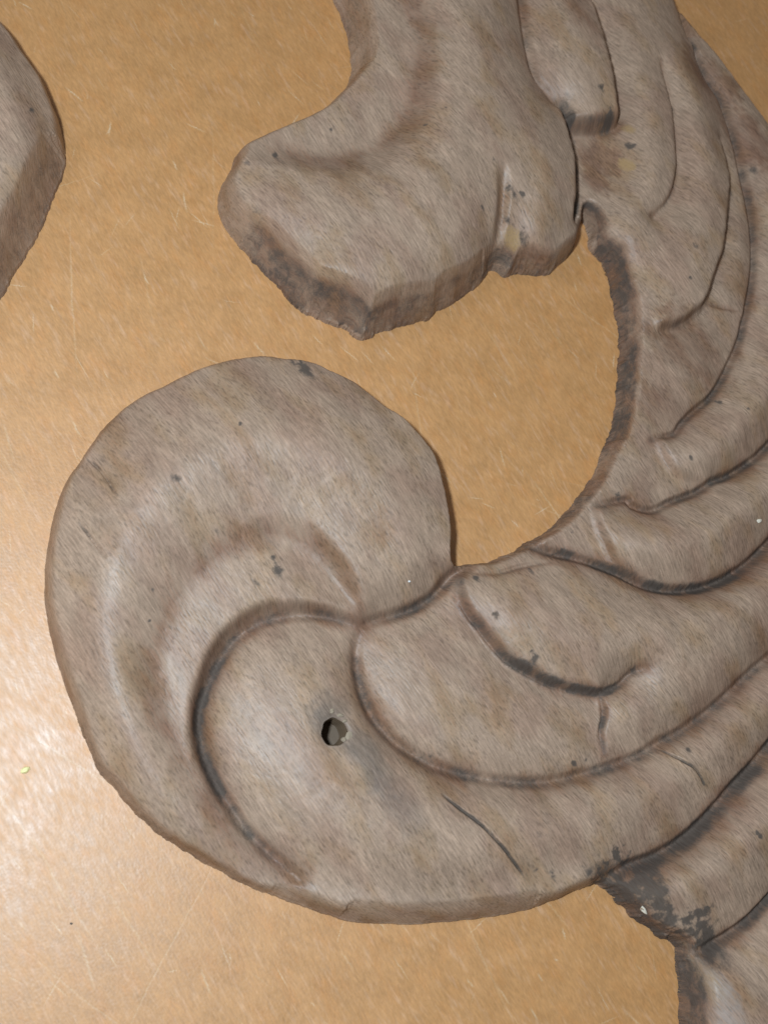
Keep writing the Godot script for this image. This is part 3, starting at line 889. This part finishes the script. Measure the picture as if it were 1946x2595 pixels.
# the cells of one part, cut off along the outline, with the foot of its sides
func piece(named: PackedByteArray, which: int, wood: Material) -> ArrayMesh:
	var vs := PackedVector3Array()
	var ns := PackedVector3Array()
	var uv := PackedVector2Array()
	var ix := PackedInt32Array()
	var of := {}
	var us := 1.0 / (TW * TEX)
	var ws := 1.0 / (TH * TEX)
	for j in range(2, NZ - 3):
		for i in range(2, NX - 3):
			var k := j * NX + i
			if named[k] != which:
				continue
			var c := [k, k + 1, k + NX + 1, k + NX]
			var code := 0
			for q in 4:
				if inside[c[q]] > 0.0:
					code |= 1 << q
			if code == 0:
				continue
			var ring := PackedInt32Array()
			var cross := []
			for q in 4:
				var a: int = c[q]
				var b: int = c[(q + 1) % 4]
				if code & (1 << q):
					if not of.has(a):
						of[a] = vs.size()
						var x := gx(a % NX)
						var z := gz(a / NX)
						vs.append(Vector3(x, height[a], z) * 0.001)
						ns.append(slope(a))
						uv.append(unfold(x, z, a, 0.0))
					ring.append(of[a])
				if code != 15 and ((code >> q) & 1) != ((code >> ((q + 1) % 4)) & 1):
					var lo := mini(a, b)
					var key := -(lo * 2 + (1 if absi(a - b) == 1 else 0)) - 1
					if not of.has(key):
						var hi := maxi(a, b)
						var t := clampf(inside[lo] / (inside[lo] - inside[hi]), 0.02, 0.98)
						var x := lerpf(gx(lo % NX), gx(hi % NX), t)
						var z := lerpf(gz(lo / NX), gz(hi / NX), t)
						var own := lo if inside[lo] > 0.0 else hi
						of[key] = vs.size()
						vs.append(Vector3(x, lerpf(height[lo], height[hi], t) if height[lo] > 0.0 and height[hi] > 0.0 else height[own], z) * 0.001)
						ns.append(slope(own))
						uv.append(unfold(x, z, own, 0.0))
					ring.append(of[key])
					cross.append(of[key])
			for q in range(1, ring.size() - 1):
				ix.append_array([ring[0], ring[q], ring[q + 1]])
			if cross.size() == 2:
				var va := vs[cross[0]]
				var vb := vs[cross[1]]
				var out := Vector3(-(vb.z - va.z), 0, vb.x - va.x).normalized()
				var mid := (va + vb) / 2.0 * 1000.0
				if Vector2(mid.x - hole_at.x, mid.z - hole_at.y).length() > 4.0:
					var held := Vector3.ZERO
					var of_them := 0
					for q in 4:
						if code & (1 << q):
							held += Vector3(gx(c[q] % NX), 0, gz(c[q] / NX))
							of_them += 1
					if out.dot(mid - held / of_them) < 0.0:
						out = -out
					var s := vs.size()
					vs.append_array([va, vb, Vector3(vb.x, 0.00005, vb.z) + out * 0.0002, Vector3(va.x, 0.00005, va.z) + out * 0.0002])
					for q in 4:
						ns.append((out + Vector3(0, 0.25, 0)).normalized())
					var ua := uv[cross[0]]
					var ub := uv[cross[1]]
					uv.append_array([ua, ub, ub + Vector2(out.x * us, out.z * ws) * vb.y * 900.0, ua + Vector2(out.x * us, out.z * ws) * va.y * 900.0])
					if (vb - va).cross(vs[s + 2] - va).dot(out) < 0.0:
						ix.append_array([s, s + 1, s + 2, s, s + 2, s + 3])
					else:
						ix.append_array([s, s + 2, s + 1, s, s + 3, s + 2])
	if ix.is_empty():
		return null
	var arrays := []
	arrays.resize(Mesh.ARRAY_MAX)
	arrays[Mesh.ARRAY_VERTEX] = vs
	arrays[Mesh.ARRAY_NORMAL] = ns
	arrays[Mesh.ARRAY_TEX_UV] = uv
	arrays[Mesh.ARRAY_INDEX] = ix
	var mesh := ArrayMesh.new()
	mesh.add_surface_from_arrays(Mesh.PRIMITIVE_TRIANGLES, arrays)
	mesh.surface_set_material(0, wood)
	return mesh


func build_hole(parent: Node, wood: Material) -> void:
	var st := SurfaceTool.new()
	st.begin(Mesh.PRIMITIVE_TRIANGLES)
	st.set_smooth_group(0)
	var rings := 40
	var around := 48
	for r in rings:
		for a in around:
			var q := []
			for s in [[0, 0], [0, 1], [1, 1], [1, 0]]:
				var t: float = TAU * (a + s[1]) / around
				var deep: float = (r + s[0]) / float(rings)
				var rad := hole_radius(t)
				var top := field(height, hole_at.x + cos(t) * (rad + 0.15), hole_at.y + sin(t) * (rad + 0.15)) + 0.02
				var y := lerpf(top, 0.06, deep)
				rad += 0.12 - 0.25 * minf(1.0, deep * 6.0) + 0.22 * sin(y * TAU / 1.9 + t) * minf(1.0, deep * 5.0)
				q.append(Vector3(hole_at.x + cos(t) * rad, y, hole_at.y + sin(t) * rad) * 0.001)
			for s in [0, 1, 2, 0, 2, 3]:
				st.add_vertex(q[s])
	var m := StandardMaterial3D.new()
	m.resource_name = "bored_wood_shade"
	m.albedo_color = Color(0.15, 0.10, 0.06).linear_to_srgb()  # kept dark to stand for the shade down the hole
	m.roughness = 0.6
	for a in around:  # added floor disc, puts shade where the table would show through
		for t in [-1.0, TAU * (a + 1) / around, TAU * a / around]:
			var rad: float = 0.0 if t < 0.0 else hole_radius(t) + 0.2
			st.add_vertex(Vector3(hole_at.x + cos(t) * rad, 1.4 + 0.25 * sin(t * 2.0), hole_at.y + sin(t) * rad) * 0.001)
	st.generate_normals()
	var o := MeshInstance3D.new()
	o.mesh = st.commit()
	o.mesh.surface_set_material(0, m)
	put(o, "screw_hole", parent)
	# a splinter and flakes at its mouth
	for f in [[752, 1592, 1.1, 0.7], [741, 1598, 0.6, 0.5], [716, 1537, 0.5, 0.55], [735, 1545, 0.8, 0.4], [745, 1557, 0.6, 0.35]]:
		var c := at(f[0], f[1], 8.8)
		var chip := MeshInstance3D.new()
		chip.mesh = pebble(f[2], 0.35, f[3], int(f[0]))
		var cm := StandardMaterial3D.new()
		cm.resource_name = "torn_wood"
		cm.albedo_color = Color(0.34, 0.27, 0.19).linear_to_srgb()
		cm.roughness = 0.8
		chip.mesh.surface_set_material(0, cm)
		chip.position = Vector3(c.x, field(height, c.x, c.y) + 0.02, c.y) * 0.001
		chip.rotation.y = f[0]
		put(chip, "splinter", parent)


# a small irregular lump, half sizes in millimetres
func pebble(a: float, b: float, c: float, number: int) -> ArrayMesh:
	var st := SurfaceTool.new()
	st.begin(Mesh.PRIMITIVE_TRIANGLES)
	st.set_smooth_group(-1)
	var rng := RandomNumberGenerator.new()
	rng.seed = number
	var rows := []
	for r in 6:
		var row := []
		var up := PI * r / 5.0
		for s in 9:
			var t := TAU * s / 9.0
			var k := rng.randf_range(0.75, 1.15) if r > 0 and r < 5 else 1.0
			row.append(Vector3(a * sin(up) * cos(t) * k, b * cos(up) * k, c * sin(up) * sin(t) * k) * 0.001)
		rows.append(row)
	for r in 5:
		for s in 9:
			var e := (s + 1) % 9
			for v in [rows[r][s], rows[r][e], rows[r + 1][e], rows[r][s], rows[r + 1][e], rows[r + 1][s]]:
				st.add_vertex(v)
	st.generate_normals()
	return st.commit()


# ---------------------------------------------------------------- the table

func build_table() -> void:
	var side := 1536
	var span := 0.300
	var streaks := FastNoiseLite.new()
	streaks.seed = 5
	streaks.noise_type = FastNoiseLite.TYPE_SIMPLEX_SMOOTH
	streaks.frequency = 0.02
	streaks.fractal_octaves = 4
	var a := streaks.get_seamless_image(side, side)      # across the grain: squeezed below by reading it four times as fast
	streaks.seed = 8
	streaks.frequency = 0.05
	streaks.fractal_octaves = 3
	var b := streaks.get_seamless_image(side, side)
	a.convert(Image.FORMAT_L8)
	b.convert(Image.FORMAT_L8)
	var na := a.get_data()
	var nb := b.get_data()
	var rgb := PackedByteArray()
	rgb.resize(side * side * 3)
	var shine := PackedByteArray()
	shine.resize(side * side)
	var relief := PackedByteArray()
	relief.resize(side * side)
	var to_srgb := PackedByteArray()
	to_srgb.resize(4096)
	for i in 4096:
		to_srgb[i] = int(clampf(Color(i / 4095.0, 0, 0).linear_to_srgb().r * 255.0 + 0.5, 0, 255))
	for j in side:
		for i in side:
			var k := j * side + i
			# u runs along the grain (texture x), v across it
			var broad := na[((j * 2) % side) * side + (i + 400) % side] / 255.0
			var fleck := na[((j * 5) % side) * side + i] / 255.0
			var fibre := nb[((j * 6) % side) * side + i] / 255.0
			var ray := nb[((j * 3 + 700) % side) * side + (i + 300) % side] / 255.0
			var cloud := na[k] / 255.0
			var hair := nb[((j * 11 + 330) % side) * side + (i * 2 + 900) % side] / 255.0
			var pale := clampf((fleck - 0.55) * 1.9 + (fibre - 0.6) * 0.9, 0.0, 1.0)
			var rust := clampf((broad - 0.5) * 1.1, 0.0, 1.0) * (0.4 + fibre)
			var t := 0.90 + 0.20 * (fibre - 0.5) + 0.16 * (cloud - 0.5) + 0.10 * (ray - 0.5) + 0.26 * (hair - 0.5)
			var r := (0.640 + 0.05 * pale + 0.02 * rust) * t
			var g := (0.322 + 0.080 * pale - 0.045 * rust) * t
			var bl := (0.114 + 0.100 * pale - 0.045 * rust) * t
			rgb[3 * k] = to_srgb[clampi(int(r * 4095.0), 0, 4095)]
			rgb[3 * k + 1] = to_srgb[clampi(int(g * 4095.0), 0, 4095)]
			rgb[3 * k + 2] = to_srgb[clampi(int(bl * 4095.0), 0, 4095)]
			shine[k] = clampi(int(94.0 + 26.0 * cloud + 36.0 * ray), 0, 255)
			relief[k] = clampi(int(20.0 * fleck + 35.0 * fibre + 120.0 * nb[((j * 9 + 90) % side) * side + (i * 5 + 50) % side] / 255.0 + 80.0 * hair), 0, 255)
	var im := Image.create_from_data(side, side, false, Image.FORMAT_RGB8, rgb)
	var rng := RandomNumberGenerator.new()
	rng.seed = 77
	# scratches and nicks in the varnish
	for n in 1100:
		var p := Vector2(rng.randf() * side, rng.randf() * side)
		var dir := rng.randfn(0.0, 0.35) if n % 4 else rng.randf() * TAU
		var long := rng.randf_range(6.0, 34.0) if n % 9 else rng.randf_range(50.0, 240.0)
		var bold := rng.randf_range(0.2, 0.7) * (1.0 if n % 9 else 0.6)
		for s in int(long):
			dir += rng.randf_range(-0.02, 0.02)
			p += Vector2(cos(dir), sin(dir))
			var x := posmod(int(p.x), side)
			var y := posmod(int(p.y), side)
			var fade := bold * sin(PI * s / long) * rng.randf_range(0.5, 1.0)
			im.set_pixel(x, y, im.get_pixel(x, y).lerp(Color(0.93, 0.86, 0.76), fade))
			if n % 3 == 0:
				im.set_pixel(x, posmod(y + 1, side), im.get_pixel(x, posmod(y + 1, side)).lerp(Color(0.93, 0.86, 0.76), fade * 0.7))
			relief[y * side + x] = maxi(0, relief[y * side + x] - 60)
	var m := StandardMaterial3D.new()
	m.resource_name = "varnished_beech"
	m.albedo_texture = ImageTexture.create_from_image(im)
	m.roughness = 1.0
	m.roughness_texture = ImageTexture.create_from_image(Image.create_from_data(side, side, false, Image.FORMAT_L8, shine))
	m.roughness_texture_channel = BaseMaterial3D.TEXTURE_CHANNEL_RED
	m.metallic_specular = 0.7
	m.heightmap_enabled = true
	m.heightmap_texture = ImageTexture.create_from_image(Image.create_from_data(side, side, false, Image.FORMAT_L8, relief))
	m.heightmap_scale = 0.006
	var st := SurfaceTool.new()
	st.begin(Mesh.PRIMITIVE_TRIANGLES)
	var half := 0.7
	var c := [Vector3(-half, 0, -half), Vector3(half, 0, -half), Vector3(half, 0, half), Vector3(-half, 0, half)]
	var deep := Vector3(0, -0.024, 0)
	for s in [0, 1, 2, 0, 2, 3]:
		st.set_normal(Vector3.UP)
		st.set_uv(Vector2(c[s].x, c[s].z) / span)
		st.add_vertex(c[s])
	for q in 4:
		var e: Vector3 = c[q]
		var f: Vector3 = c[(q + 1) % 4]
		var out := ((e + f) / 2.0).normalized()
		for v in [[e, 0], [e, 1], [f, 1], [e, 0], [f, 1], [f, 0]]:
			st.set_normal(out)
			st.set_uv(Vector2(v[0].x + v[0].z, v[1] * 0.024) / span)
			st.add_vertex(v[0] + deep * v[1])
	for s in [0, 2, 1, 0, 3, 2]:
		st.set_normal(Vector3.DOWN)
		st.set_uv(Vector2(c[s].x, c[s].z) / span)
		st.add_vertex(c[s] + deep)
	var o := MeshInstance3D.new()
	o.mesh = st.commit()
	o.mesh.surface_set_material(0, m)
	o.rotation.y = -deg_to_rad(58.0)
	put(o, "table_top", self)
	o.set_meta("kind", "structure")
	o.set_meta("label", "varnished orange brown beech table top with pale flecks and scratches")


# ---------------------------------------------------------------- crumbs

func crumb(called: String, px: float, py: float, on: float, size: Vector3, colour: Color, turn: float, label: String) -> void:
	var c := at(px, py, on)
	var y := field(height, c.x, c.y) if on > 0.0 else 0.0
	var o := MeshInstance3D.new()
	o.mesh = pebble(size.x, size.y, size.z, int(px))
	var m := StandardMaterial3D.new()
	m.resource_name = called + "_stuff"
	m.albedo_color = colour.linear_to_srgb()
	m.roughness = 0.6
	o.mesh.surface_set_material(0, m)
	o.position = Vector3(c.x, y + size.y * 0.6, c.y) * 0.001
	o.rotation.y = turn
	put(o, called, self)
	tag(o, label, "crumb")


func build_crumbs() -> void:
	crumb("yellow_crumb", 56, 1663, 0.0, Vector3(0.95, 0.5, 0.62), Color(0.92, 0.86, 0.42), 0.7, "tiny bright yellow crumb on the bare table top")
	crumb("dark_crumb", 155, 1995, 0.0, Vector3(0.3, 0.2, 0.22), Color(0.10, 0.085, 0.07), 0.2, "tiny dark crumb on the bare table top")
	crumb("pale_crumb", 1632, 1128, 9.2, Vector3(0.75, 0.35, 0.55), Color(0.75, 0.68, 0.55), 0.3, "tiny pale crumb lying on a smooth carved leaf")
	crumb("white_grain", 885, 1255, 9.0, Vector3(0.3, 0.25, 0.25), Color(0.85, 0.85, 0.82), 0.3, "white grain as small as salt on the volute beside the deep crease")
	# a chip of shell with a hollow middle
	var c := at(1380, 1962, 4.5)
	var st := SurfaceTool.new()
	st.begin(Mesh.PRIMITIVE_TRIANGLES)
	var rim := [Vector2(-0.15, -1.0), Vector2(0.45, -0.55), Vector2(0.95, 0.75), Vector2(0.35, 0.95), Vector2(-0.35, 0.55), Vector2(-0.6, 0.05)]
	for i in 6:
		var p: Vector2 = rim[i]
		var q: Vector2 = rim[(i + 1) % 6]
		for l in [[1.0, 0.0, 1.0, 0.3], [1.0, 0.3, 0.45, 0.3], [0.45, 0.3, 0.45, 0.0]]:
			var w := [Vector3(p.x * l[0], l[1], p.y * l[0]), Vector3(q.x * l[0], l[1], q.y * l[0]), Vector3(q.x * l[2], l[3], q.y * l[2]), Vector3(p.x * l[2], l[3], p.y * l[2])]
			for s in [0, 2, 1, 0, 3, 2]:
				st.add_vertex(w[s] * 0.001)
	st.generate_normals()
	var o := MeshInstance3D.new()
	o.mesh = st.commit()
	var m := StandardMaterial3D.new()
	m.resource_name = "shell"
	m.albedo_color = Color(0.72, 0.66, 0.54).linear_to_srgb()
	o.mesh.surface_set_material(0, m)
	o.position = Vector3(c.x, field(height, c.x, c.y), c.y) * 0.001
	var k := clampi(int((c.y - gz(0)) / G), 2, NZ - 3) * NX + clampi(int((c.x - gx(0)) / G), 2, NX - 3)
	o.basis = Basis(Quaternion(Vector3.UP, slope(k)))
	put(o, "shell_chip", self)
	tag(o, "cream hollow chip stuck to the grimy lower edge of the carving", "chip")
